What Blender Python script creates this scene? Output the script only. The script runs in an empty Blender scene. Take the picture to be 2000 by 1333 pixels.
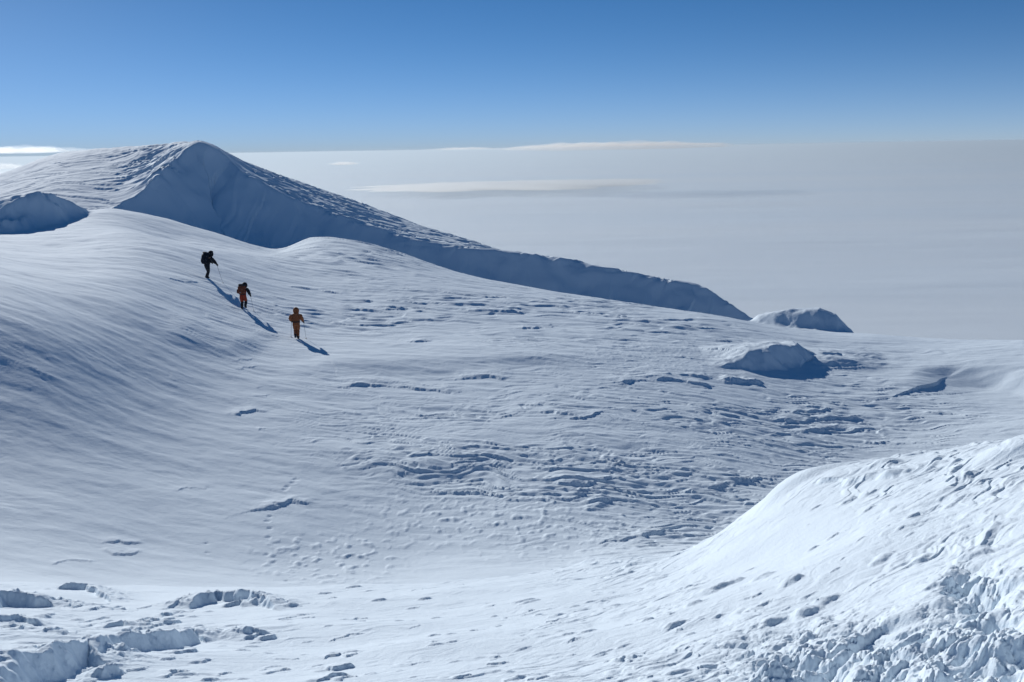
import bpy, math, random
import numpy as np
from mathutils import Matrix, Vector

# ------------------------------------------------------------------ camera, sky, sun, exposure
SC = bpy.context.scene
COL = SC.collection
EYE = 1.7                                   # eye height above the snow the photographer stands on
PITCH, ROLL, FPX = math.radians(10.65), math.radians(-0.95), 2000.0
SUN_AZ, SUN_EL = math.radians(-30.0), math.radians(21.5)   # azimuth from +Y, negative = to the left

cam_d = bpy.data.cameras.new("camera")
cam_d.sensor_width = 36.0; cam_d.lens = 36.0 * FPX / 2000.0
cam_d.clip_start = 0.1; cam_d.clip_end = 600000.0
cam = bpy.data.objects.new("camera", cam_d); COL.objects.link(cam)
ROT = Matrix.Rotation(math.pi / 2 - PITCH, 3, 'X') @ Matrix.Rotation(ROLL, 3, 'Z')
cam.matrix_world = Matrix.Translation((0, 0, EYE)) @ ROT.to_4x4()
SC.camera = cam

W = bpy.data.worlds.new("World"); SC.world = W; W.use_nodes = True
nt = W.node_tree; nt.nodes.clear()
w_out = nt.nodes.new("ShaderNodeOutputWorld"); w_bg = nt.nodes.new("ShaderNodeBackground")
sky = nt.nodes.new("ShaderNodeTexSky"); sky.sky_type = 'NISHITA'; sky.sun_disc = False
sky.sun_elevation = SUN_EL; sky.sun_rotation = SUN_AZ
sky.altitude = 4500.0; sky.air_density = 1.0; sky.dust_density = 1.2; sky.ozone_density = 3.0
tc = nt.nodes.new("ShaderNodeTexCoord")
vm = nt.nodes.new("ShaderNodeVectorMath"); vm.operation = 'MULTIPLY_ADD'; vm.inputs[1].default_value = (1, 1, 2.2); vm.inputs[2].default_value = (0, 0, 0.10)
vn = nt.nodes.new("ShaderNodeVectorMath"); vn.operation = 'NORMALIZE'
nt.links.new(tc.outputs["Generated"], vm.inputs[0]); nt.links.new(vm.outputs[0], vn.inputs[0])
nt.links.new(vn.outputs[0], sky.inputs["Vector"])
hs = nt.nodes.new("ShaderNodeHueSaturation"); hs.inputs["Saturation"].default_value = 1.2
nt.links.new(sky.outputs[0], hs.inputs["Color"])
# pale layer of air low over the horizon: weight exp(-height / 0.042)
sep = nt.nodes.new("ShaderNodeSeparateXYZ"); nt.links.new(tc.outputs["Generated"], sep.inputs[0])
m1 = nt.nodes.new("ShaderNodeMath"); m1.operation = 'MULTIPLY'; m1.inputs[1].default_value = -1 / 0.042; nt.links.new(sep.outputs["Z"], m1.inputs[0])
m2 = nt.nodes.new("ShaderNodeMath"); m2.operation = 'EXPONENT'; nt.links.new(m1.outputs[0], m2.inputs[0])
m3 = nt.nodes.new("ShaderNodeMath"); m3.operation = 'MULTIPLY'; m3.inputs[1].default_value = 1.0; m3.use_clamp = True; nt.links.new(m2.outputs[0], m3.inputs[0])
mixa = nt.nodes.new("ShaderNodeMix"); mixa.data_type = 'RGBA'; mixa.inputs[7].default_value = (3.25, 4.3, 5.4, 1)
nt.links.new(m3.outputs[0], mixa.inputs[0]); tint = nt.nodes.new("ShaderNodeVectorMath"); tint.operation = 'MULTIPLY'; tint.inputs[1].default_value = (0.96, 1.055, 1.0)
nt.links.new(hs.outputs[0], tint.inputs[0]); nt.links.new(tint.outputs[0], mixa.inputs[6])
nt.links.new(mixa.outputs[2], w_bg.inputs["Color"]); w_bg.inputs["Strength"].default_value = 0.109
nt.links.new(w_bg.outputs[0], w_out.inputs["Surface"])

sun_d = bpy.data.lights.new("sun", 'SUN'); sun_d.energy = 3.8; sun_d.angle = math.radians(0.53)
sun_d.color = (1.0, 0.985, 0.955)
sun = bpy.data.objects.new("sun", sun_d); COL.objects.link(sun)
S_DIR = Vector((math.sin(SUN_AZ) * math.cos(SUN_EL), math.cos(SUN_AZ) * math.cos(SUN_EL), math.sin(SUN_EL)))
sun.rotation_euler = (-S_DIR).to_track_quat('-Z', 'Y').to_euler(); sun.location = S_DIR * 200
SC.view_settings.view_transform = 'Standard'; SC.view_settings.look = 'None'
SC.view_settings.gamma = 1.0; SC.view_settings.exposure = 0.02

# ------------------------------------------------------------------ numeric helpers
RN = np.array(ROT)
def ray(px, py):
    d = RN @ np.array([(px - 1000) / FPX, -(py - 666.5) / FPX, -1.0])
    return d / math.hypot(d[0], d[1])        # unit horizontal length: (sin az, cos az, tangent)
def at(px, py, r):
    """point seen at that place of the view, r metres away along the ground (z relative to the eye)"""
    d = ray(px, py); return np.array([d[0] * r, d[1] * r, d[2] * r])

_perm = {}
def perlin(x, y, seed=0):
    if seed not in _perm:
        rg = np.random.RandomState(seed + 17)
        a = rg.rand(512) * 2 * np.pi
        _perm[seed] = (rg.permutation(512).astype(np.int32), np.cos(a).astype(np.float32), np.sin(a).astype(np.float32))
    p, gx, gy = _perm[seed]
    x = np.asarray(x, np.float64); y = np.asarray(y, np.float64)
    xi = np.floor(x).astype(np.int32); yi = np.floor(y).astype(np.int32)
    fx = (x - xi).astype(np.float32); fy = (y - yi).astype(np.float32)
    u = fx * fx * fx * (fx * (fx * 6 - 15) + 10); v = fy * fy * fy * (fy * (fy * 6 - 15) + 10)
    def g(ix, iy, dx, dy):
        h = p[(p[ix & 511] + iy) & 511]
        return gx[h] * dx + gy[h] * dy
    a = g(xi, yi, fx, fy); b = g(xi + 1, yi, fx - 1, fy)
    c = g(xi, yi + 1, fx, fy - 1); d = g(xi + 1, yi + 1, fx - 1, fy - 1)
    return 1.5 * ((a + u * (b - a)) + v * ((c + u * (d - c)) - (a + u * (b - a))))
def fbm(x, y, seed, octv=3, gain=0.5, lac=2.03):
    s = 0; a = 1.0
    for i in range(octv):
        s = s + a * perlin(x * lac ** i + 7.3 * i, y * lac ** i - 3.1 * i, seed + i); a *= gain
    return s
def sstep(a, b, x):
    t = np.clip((x - a) / (b - a), 0, 1); return t * t * (3 - 2 * t)
def smax(a, b, k): return np.maximum(a, b) + np.maximum(1 - np.abs(a - b) / (2 * k), 0) ** 2 * k / 2
def smin(a, b, k): return np.minimum(a, b) - np.maximum(1 - np.abs(a - b) / (2 * k), 0) ** 2 * k / 2

class Surf:
    """smooth surface through surveyed points (azimuth, log range) -> height / range"""
    def __init__(self, pts, lam=1e-3):
        P = np.array([at(*p) for p in pts]); r = np.hypot(P[:, 0], P[:, 1])
        X = np.stack([np.arctan2(P[:, 0], P[:, 1]) * 2.2, np.log(r)], 1); v = P[:, 2] / r
        n = len(X); d = np.linalg.norm(X[:, None] - X[None], axis=2)
        K = d * d * np.log(d + 1e-9); A = np.zeros((n + 3, n + 3))
        A[:n, :n] = K + lam * np.eye(n); A[:n, n] = 1; A[:n, n + 1:] = X; A[n, :n] = 1; A[n + 1:, :n] = X.T
        w = np.linalg.solve(A, np.concatenate([v, [0, 0, 0]]))
        self.t0, self.t1, self.nt = -1.0, 1.0, 260
        self.s0, self.s1, self.ns = math.log(1.5), math.log(330.0), 520
        T, S = np.meshgrid(np.linspace(self.t0, self.t1, self.nt) * 2.2, np.linspace(self.s0, self.s1, self.ns))
        Q = np.stack([T.ravel(), S.ravel()], 1); out = np.zeros(len(Q))
        for i in range(0, len(Q), 20000):
            q = Q[i:i + 20000]; dd = np.linalg.norm(q[:, None] - X[None], axis=2)
            out[i:i + 20000] = (dd * dd * np.log(dd + 1e-9)) @ w[:n] + w[n] + q @ w[n + 1:]
        self.tab = out.reshape(self.ns, self.nt)
    def __call__(self, th, s):
        """tangent (z / r)"""
        fx = np.clip((th - self.t0) / (self.t1 - self.t0) * (self.nt - 1), 1, self.nt - 2.001)
        fy = np.clip((s - self.s0) / (self.s1 - self.s0) * (self.ns - 1), 1, self.ns - 2.001)
        ix = np.floor(fx).astype(int); iy = np.floor(fy).astype(int); u = fx - ix; v = fy - iy
        def cr(t): return (-.5 * t + t * t - .5 * t ** 3, 1 - 2.5 * t * t + 1.5 * t ** 3, .5 * t + 2 * t * t - 1.5 * t ** 3, -.5 * t * t + .5 * t ** 3)
        wx, wy = cr(u), cr(v); o = 0
        for j in range(4):
            row = 0
            for i in range(4): row = row + wx[i] * self.tab[np.clip(iy + j - 1, 0, self.ns - 1), np.clip(ix + i - 1, 0, self.nt - 1)]
            o = o + wy[j] * row
        return o
    def hit(self, px, py, rmin=3.0):
        """first ground point along a line of sight"""
        d = ray(px, py); th = math.atan2(d[0], d[1]); s = np.linspace(math.log(rmin), math.log(200), 1500)
        t = self(np.full_like(s, th), s); k = np.nonzero(t >= d[2])[0]
        r = math.exp(s[k[0]]) if len(k) else 100.0
        return np.array([d[0] * r, d[1] * r, d[2] * r])

# ------------------------------------------------------------------ the lie of the land
def column(px, start, *steps):
    """surveyed points up one line of the view: start (row, range), then (row, slope in degrees) of each further stretch"""
    out = [(px, start[0], start[1])]; r = start[1]; t = ray(px, start[0])[2]; z = t * r
    for py, deg in steps:
        k = math.tan(math.radians(deg)); t2 = ray(px, py)[2]
        r2 = (z - k * r) / (t2 - k); z = t2 * r2; r = r2; out.append((px, py, r))
    return out
BASE_COLS = (column(-220, (1085, 25), (960, 1), (840, 5), (730, 12), (640, 15), (560, 14), (500, 5), (470, 0)) + column(0, (1095, 25), (1030, 0), (950, 3), (830, 9), (740, 14.5), (660, 17), (590, 9.5), (530, 2), (495, -1), (480, -1))
    + column(125, (1095, 25), (1030, 0), (950, 3), (850, 7), (750, 12), (670, 12.5), (590, 6), (530, 1), (485, 0)) + column(260, (1098, 25.2), (1030, 0), (950, 2), (850, 5), (750, 8), (670, 9), (600, 7), (540, 4), (490, 2), (455, 2))
    + column(420, (1098, 25.4), (1040, 0), (950, 1), (850, 3), (760, 4.5), (680, 5), (600, 4), (545, 3), (490, 3)) + column(578, (1098, 25.6), (1040, .5), (950, 1), (850, 3), (740, 3.2), (705, -.5), (668, 2), (604, 2.5), (550, 2.5))
    + column(800, (1090, 26), (1035, 0), (950, 1.5), (845, 3), (740, 2.0), (700, 0), (668, 2), (605, 2), (545, 2)) + column(1100, (1066, 26.5), (1035, 0), (940, 1.5), (835, 2), (745, 1.2), (675, .5), (618, .3), (596, -.5))
    + column(1400, (1035, 29), (935, .8), (835, .6), (755, .5), (695, .5), (645, 0), (622, -1.5)) + column(1700, (895, 40), (835, .5), (775, .5), (712, 0), (675, -.5), (655, -1.5)) + column(2000, (865, 43), (800, .5), (750, .5), (705, 0), (668, -1)) + column(2280, (865, 43), (800, .5), (750, .5), (700, 0), (680, -1)))
BASE = Surf(BASE_COLS + [
    # foreground slope the photographer stands on
    (300, 1333, 4.6), (650, 1333, 4.6), (1000, 1333, 4.3), (1350, 1333, 3.9), (1700, 1333, 3.5), (1990, 1333, 3.2), (-200, 1333, 4.8), (50, 1333, 4.7),
    (100, 1240, 6.6), (450, 1240, 6.6), (800, 1235, 6.4), (1150, 1220, 6.2), (1450, 1200, 5.4), (1750, 1150, 5.0), (1990, 1120, 4.6), (2300, 1080, 4.4),
    (100, 1175, 9.6), (450, 1180, 9.4), (800, 1165, 9.4), (1100, 1140, 9.2), (1380, 1085, 8.8), (1560, 985, 8.8), (1750, 930, 8.6), (1980, 885, 8.4), (2300, 840, 8.2),
    (-200, 1140, 12), (50, 1140, 12.2), (450, 1148, 12.2), (750, 1142, 12.4), (1000, 1124, 12.2), (1200, 1092, 11.6), (1380, 1058, 10.8), (1540, 936, 10.8), (1720, 894, 10.6), (2000, 862, 10.4), (2300, 815, 10.2),
    # dip just behind the crest (hidden)
    (1200, 1130, 15), (1400, 1120, 15), (1550, 1040, 15), (1720, 1000, 15), (2000, 960, 15), (2300, 920, 15),
    (1400, 1080, 20), (1700, 1020, 20), (2000, 990, 20),
    # basin and the plain beyond
    (545, 497, 98), (600, 464, 101), (650, 465, 102), (700, 475, 102), (800, 502, 100), (900, 540, 99), (1100, 584, 102), (1300, 622, 98), (1430, 650, 98), (1550, 690, 92), (1700, 700, 92), (1850, 708, 92), (2000, 712, 92), (2250, 720, 92),
    # shoulder below the peak
    (160, 430, 96), (210, 407, 104), (320, 426, 104), (430, 456, 103), (500, 480, 101), (330, 470, 90), (0, 460, 90), (-200, 450, 88),
    # falling away behind those crests
    (160, 440, 118), (320, 470, 118), (430, 500, 118), (560, 530, 115), (0, 470, 110), (-200, 470, 108),
    (700, 560, 125), (900, 590, 125), (1100, 625, 125), (1300, 660, 125), (1450, 700, 125), (1650, 760, 125), (1850, 780, 130), (2050, 790, 130), (2300, 800, 130),
    (-200, 560, 150), (0, 540, 150), (160, 530, 150), (320, 540, 150), (480, 560, 150), (640, 600, 150), (860, 660, 150), (1080, 700, 150), (1300, 760, 150), (1500, 840, 150), (1700, 900, 150), (1900, 920, 150), (2100, 930, 150), (2300, 940, 150), (1700, 1000, 220), (2100, 1000, 220),
])
def incline(px, y0, r0, y1, r1, n=3, bulge=.4):
    """points up an even slope between two places of one line of view"""
    z0, z1 = ray(px, y0)[2] * r0, ray(px, y1)[2] * r1; out = []
    for i in range(n + 1):
        k = i / n; r = r0 + (r1 - r0) * k; z = z0 + (z1 - z0) * k + bulge * 4 * k * (1 - k)
        d = ray(px, (y0 + y1) / 2); lo, hi = 0.0, 1200.0
        for _ in range(40):
            m = (lo + hi) / 2
            if ray(px, m)[2] * r > z: lo = m
            else: hi = m
        out.append((px, lo, r))
    return out
CAP = Surf(incline(-250, 500, 106, 390, 160) + incline(0, 450, 107, 340, 162) + incline(110, 430, 109, 301, 162) + incline(190, 418, 112, 291, 160) + incline(250, 396, 116, 287, 156) + [(300, 283, 150), (345, 277, 140),
    (290, 330, 133), (310, 320, 131), (330, 300, 135), (340, 300, 131),
    # lit upper side of the peak and of the long ridge; sky line, then falling away behind
    (0, 390, 185), (110, 350, 185), (190, 340, 183), (265, 330, 178), (330, 320, 168), (375, 315, 155), (-250, 440, 182), (0, 470, 215), (190, 440, 215), (340, 420, 200),
    (230, 400, 117), (262, 382, 118.5), (300, 350, 121), (340, 316, 124), (385, 274, 128), (420, 287, 127.5), (452, 320, 126.5),
    (470, 333, 125), (520, 360, 124), (600, 398, 122), (700, 434, 120), (800, 466, 118), (900, 484, 116), (1000, 492, 115), (1100, 505, 114), (1200, 524, 113), (1300, 547, 112), (1370, 557, 111), (1400, 578, 110), (1450, 608, 109),
    (470, 322, 131), (540, 345, 137), (620, 372, 139), (700, 398, 139), (800, 436, 137), (860, 455, 132), (930, 476, 125),
    (-250, 500, 200), (0, 420, 200), (200, 380, 200), (375, 370, 200), (500, 400, 200), (700, 460, 200), (900, 540, 190), (1100, 580, 180), (1300, 620, 180), (1450, 680, 180),
    (1000, 500, 122), (1200, 535, 120), (1370, 570, 118), (1450, 630, 117),
    (340, 340, 112), (450, 360, 110), (700, 440, 108), (1000, 500, 104), (1300, 560, 102), (1450, 612, 101), (1550, 680, 108), (1700, 760, 108),
])
BRINK = [(20, 600, 80), (110, 500, 97), (175, 440, 109), (230, 398, 117), (262, 382, 118.5), (300, 350, 121), (340, 316, 124), (385, 274, 128), (420, 287, 127.5), (452, 320, 126.5),
         (470, 333, 125), (520, 360, 124), (600, 398, 122), (700, 434, 120), (800, 466, 118), (900, 482, 116), (1000, 490, 115), (1100, 503, 114),
         (1200, 522, 113), (1300, 546, 112), (1370, 555, 111), (1400, 577, 110), (1450, 608, 109), (1500, 650, 108)]

def poly_dist(P, x, y):
    """signed distance to a polyline (positive on the right hand side), and the height along it"""
    P = np.array(P); seg = P[1:, :2] - P[:-1, :2]
    nrm = np.stack([seg[:, 1], -seg[:, 0]], 1); nrm /= np.linalg.norm(nrm, axis=1)[:, None]
    vn_ = np.zeros((len(P), 2)); vn_[:-1] += nrm; vn_[1:] += nrm; vn_ /= np.linalg.norm(vn_, axis=1)[:, None]
    best = np.full(x.shape, 1e12); sd = np.zeros(x.shape); zz = np.zeros(x.shape); tt = np.zeros(x.shape)
    for i in range(len(seg)):
        dx = x - P[i, 0]; dy = y - P[i, 1]; L2 = seg[i] @ seg[i]
        t = np.clip((dx * seg[i, 0] + dy * seg[i, 1]) / L2, 0, 1)
        ex = dx - t * seg[i, 0]; ey = dy - t * seg[i, 1]; d2 = ex * ex + ey * ey
        sg = np.sign(ex * (vn_[i, 0] * (1 - t) + vn_[i + 1, 0] * t) + ey * (vn_[i, 1] * (1 - t) + vn_[i + 1, 1] * t))
        m = d2 < best; best = np.where(m, d2, best); sd = np.where(m, sg * np.sqrt(d2), sd)
        zz = np.where(m, P[i, 2] * (1 - t) + P[i + 1, 2] * t, zz); tt = np.where(m, (i + t) / len(seg), tt)
    return sd, zz, tt

# polar sheet: dense in front, coarse round the back; range grows geometrically
Q = 1.0
th_in = np.radians(np.linspace(-31.5, 31.5, int(1500 * Q)))
th_l = np.radians(np.concatenate([np.linspace(-180, -60, 50)[:-1], np.linspace(-60, -31.5, 160)[:-1]]))
TH1 = np.concatenate([th_l, th_in, -th_l[::-1][:-1]])          # closed round: last column joins the first
S1 = np.concatenate([np.linspace(math.log(1.0), math.log(3.0), int(60 * Q))[:-1], np.linspace(math.log(3.0), math.log(150.0), int(1750 * Q))[:-1],
                     np.linspace(math.log(150), math.log(260), int(120 * Q))[:-1], np.linspace(math.log(260), math.log(6000), 40)])
NT, NS = len(TH1), len(S1)
TH, S = np.meshgrid(TH1, S1); R = np.exp(S)
X = R * np.sin(TH); Y = R * np.cos(TH)
thc = np.where(np.abs(TH) < 0.56, TH, np.sign(TH) * (0.56 + 0.25 * np.tanh((np.abs(TH) - 0.56) / 0.5)))
Zb = BASE(thc, np.minimum(S, math.log(150))) * np.minimum(R, 150)
near = sstep(1.6, 3.4, R); Zb = Zb * near + (-EYE - 0.12 * R) * (1 - near)
Z = Zb.copy()

# place of every sheet point in the view, used only to say where a patch of rough or smooth snow lies
def view_xy(x, y, z):
    c = RN.T @ np.stack([x.ravel(), y.ravel(), z.ravel()])
    w = np.maximum(-c[2], 0.05)
    return (1000 + FPX * c[0] / w).reshape(x.shape), (666.5 - FPX * c[1] / w).reshape(x.shape)
U, V = view_xy(X, Y, Zb)
def blob(u, v, ru, rv, p=2.0): return np.exp(-(np.abs((U - u) / ru) ** p + np.abs((V - v) / rv) ** p))

# --- the peak and the long ridge
far = (R > 80) & (R < 330) & (np.abs(TH) < 0.9)
rows = np.nonzero((S1 > math.log(80)) & (S1 < math.log(330)))[0]; r0, r1 = rows[0], rows[-1] + 1
cols = np.nonzero(np.abs(TH1) < 0.9)[0]; c0, c1 = cols[0], cols[-1] + 1
sl = (slice(r0, r1), slice(c0, c1))
x, y, s_, t_, r_ = X[sl], Y[sl], S[sl], thc[sl], R[sl]
cap = CAP(t_, np.minimum(s_, math.log(210))) * np.minimum(r_, 210)
wx = x + 0.75 * fbm(x * .16, y * .16, 40, 3); wy = y + 0.75 * fbm(x * .16, y * .16, 45, 3)
bp = [at(*p) for p in BRINK]
sd, zb_, tb_ = poly_dist(bp, wx, wy)
face = np.interp(tb_, [0, .2, .35, .5, .75, 1.0], [0.95, 0.95, 0.95, .85, .85, .8])
flute = 0.14 * fbm(tb_ * 90, sd * .05, 50, 2) * sstep(0.5, 4, sd)
# face: steep at the brink, easing towards the foot
sface = zb_ - face * np.where(sd > 0, sd * (1 - 0.012 * np.minimum(sd, 25)), sd) + flute
MT = smin(cap, sface, 0.12)
zb0 = Z[sl].copy()
Z[sl] = np.where(r_ < 255, smax(zb0, MT, 0.5), zb0)
MNT = np.zeros(Z.shape); MNT[sl] = sstep(-0.3, 0.6, MT - zb0)

# --- fall of the mountain beyond the crests, down to the cloud
i150 = np.searchsorted(S1, math.log(215))
drop = np.maximum(R - 215, 0)
Z = np.where(R > 215, Z[i150][None, :] - drop * 0.55, Z)

def brinkbump(pts, back, steep, rr=None, warp=0.15, wl=1.0, seed=0, power=1.0, endtaper=True, hmul=1.0):
    """a drift with an eroded edge: pts are places of the edge in the view with its range; the side towards the
    photographer falls off steeply, the far side tapers away over `back` metres"""
    global Z
    P = [];
    for p in pts:
        if len(p) == 3 and p[2] < 0:                                  # (place of the crest, minus the row of its foot)
            f = BASE.hit(p[0], -p[2]); q = at(p[0], p[1], math.hypot(f[0], f[1]) + .7)
        elif len(p) == 3: q = at(*p)
        else:
            q = BASE.hit(p[0], p[1]); q = q.copy()
        P.append(q)
    P = np.array(P); 
    rs = np.hypot(P[:, 0], P[:, 1]); ts = np.arctan2(P[:, 0], P[:, 1])
    m = back + (3.0 if back >= 1.5 else .8 if back > .5 else .35)
    a0 = np.searchsorted(S1, math.log(max(1.2, rs.min() - m))); a1 = np.searchsorted(S1, math.log(rs.max() + m))
    b0 = np.searchsorted(TH1, ts.min() - m / rs.min()); b1 = np.searchsorted(TH1, ts.max() + m / rs.min())
    g = (slice(a0, a1), slice(b0, b1)); xx, yy = X[g], Y[g]
    if xx.size == 0: return
    ww = warp
    qx = xx + ww * fbm(xx / wl, yy / wl, seed + 200, 3); qy = yy + ww * fbm(xx / wl + 9, yy / wl, seed + 210, 3)
    return g, P, qx, qy

def scarp(pts, h, back, steep=1.2, warp=0.12, wl=0.6, seed=0, soft=1.0, rag=.9):
    """explicit wind scarp of height h along places pts (two numbers each) of the view"""
    low = []
    for px, py in pts:
        q = BASE.hit(px, py); low.append((px, py + .9 * h * FPX / np.linalg.norm(q)))   # the lip stands h above the snow
    o = brinkbump(low, back, steep, warp=warp, wl=wl, seed=seed)
    if o is None: return
    g, P, qx, qy = o; P = P.copy(); P[:, 2] = 0
    sd, _, tt = poly_dist(P, qx, qy)
    end = np.clip(np.minimum(tt, 1 - tt) / 0.22, 0, 1) ; end = end * end * (3 - 2 * end)
    brk = np.clip(.75 + rag * fbm(X[g] / (wl * 2.2), Y[g] / (wl * 2.2), seed + 250, 3), .12, 1.25)
    hh = h * soft * end * brk
    f = np.where(sd > 0, np.clip(1 - sd * steep / np.maximum(hh, 1e-4), 0, 1), np.clip(1 + sd / back, 0, 1) ** 2)
    f = f * f * (3 - 2 * f) * .4 + f * .6
    f = f * (1 + (.35 if rag < .5 else .15) * np.clip(f * 4 * (1 - f), 0, 1) * fbm(X[g] / (.16 * wl + .02), Y[g] / (.16 * wl + .02), seed + 260, 3))
    Z[g] += hh * f

def mound(pts, back, steep, warp=0.25, wl=1.6, seed=0, k=0.25, rnd=1.3, bend=3.0, rag=.05):
    """larger drift whose crest passes through the given points (view place, range)"""
    o = brinkbump(pts, back, steep, warp=warp, wl=wl, seed=seed)
    g, P, qx, qy = o
    sd, zz, tt = poly_dist(P, qx, qy)
    base = Z[g]
    ro = rnd * (1.0 + .45 * fbm(tt * 5, sd * 0 + seed, seed + 230, 2)); ro = np.maximum(ro, .2)
    f = np.where(sd > 0, zz - steep * (np.sqrt(sd * sd + ro * ro) - ro) * (1 + .12 * fbm(tt * 9, sd * .2, seed + 220, 2)), zz - (np.abs(sd) / back) ** 1.6 * bend - 6 * sstep(.6 * back, back + 2.2, np.abs(sd)))
    f = f + rag * fbm(X[g] / .9, Y[g] / .9, seed + 240, 3) * sstep(-3, -.5, sd)
    tp = sstep(0, .14, tt) * sstep(1, .86, tt); f = base + (f - base) * tp - (1 - tp) * .4
    Z[g] = smax(base, f, k)

# dark knoll on the left, drifts on the right
mound([(-60, 452, 92), (-10, 422, 93.5), (35, 390, 95), (72, 373, 96.5), (105, 380, 98), (140, 398, 99.5), (175, 416, 101), (215, 440, 103)], 9, 1.6, warp=.7, wl=2.4, seed=1, rnd=.25, rag=.06)
mound([(1440, 632, 73), (1490, 614, 73), (1545, 605, 73), (1595, 603, 73), (1635, 616, 73), (1662, 645, 73), (1680, 680, 73)], 7, .85, warp=.2, wl=2, seed=2, rnd=.7, bend=2.4)
mound([(1365, 738, -730), (1430, 706, -722), (1470, 686, -722), (1520, 674, -714), (1560, 676, -708), (1592, 698, -712), (1615, 738, -735)], 8, 1.3, warp=.3, wl=1.6, seed=3, rnd=.22, bend=1.6, k=.12)
mound([(1560, 712, -710), (1605, 687, -702), (1645, 690, -705), (1700, 720, -722)], 7, 1.3, seed=4, rnd=.15, bend=1.5, k=.08)
mound([(1395, 756, -756), (1430, 732, -750), (1455, 738, -752), (1478, 766, -766)], 4, 1.1, seed=6, rnd=.15, warp=.25, wl=.8, k=.06)
mound([(1265, 746, -744), (1310, 730, -740), (1370, 731, -742), (1405, 748, -748)], 5, 1.1, seed=7, rnd=.15, warp=.25, wl=.8, k=.06)

# ------------------------------------------------------------------ wind relief of the snow
def saw(t, w=0.16):
    f = t - np.floor(t); return sstep(0.5 - w, 0.5 + w, f) - f     # gentle ramp, sudden step
def axes(x, y, deg):
    a = math.radians(deg); return x * math.cos(a) + y * math.sin(a), -x * math.sin(a) + y * math.cos(a)
def window(rmin, rmax, amax=0.57):
    a0, a1 = np.searchsorted(S1, math.log(rmin)), np.searchsorted(S1, math.log(rmax))
    b0, b1 = np.searchsorted(TH1, -amax), np.searchsorted(TH1, amax)
    return (slice(a0, a1), slice(b0, b1))
def bl(g, u, v, ru, rv, p=2.0): return np.exp(-(np.abs((U[g] - u) / ru) ** p + np.abs((V[g] - v) / rv) ** p))

def balls(x, y, seed):
    """rounded lumps packed side by side"""
    xi = np.floor(x).astype(int); yi = np.floor(y).astype(int); rg = np.random.RandomState(seed + 900); jx, jy, sz = rg.rand(3, 4096)
    best = np.zeros(x.shape)
    for i in (-1, 0, 1):
        for j in (-1, 0, 1):
            k = ((xi + i) * 73 + (yi + j) * 157) & 4095
            d2 = (x - xi - i - jx[k]) ** 2 + (y - yi - j - jy[k]) ** 2; R2 = (.45 + .5 * sz[k]) ** 2
            best = np.maximum(best, np.sqrt(np.maximum(R2 - d2, 0)) / .95)
    return best

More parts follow.
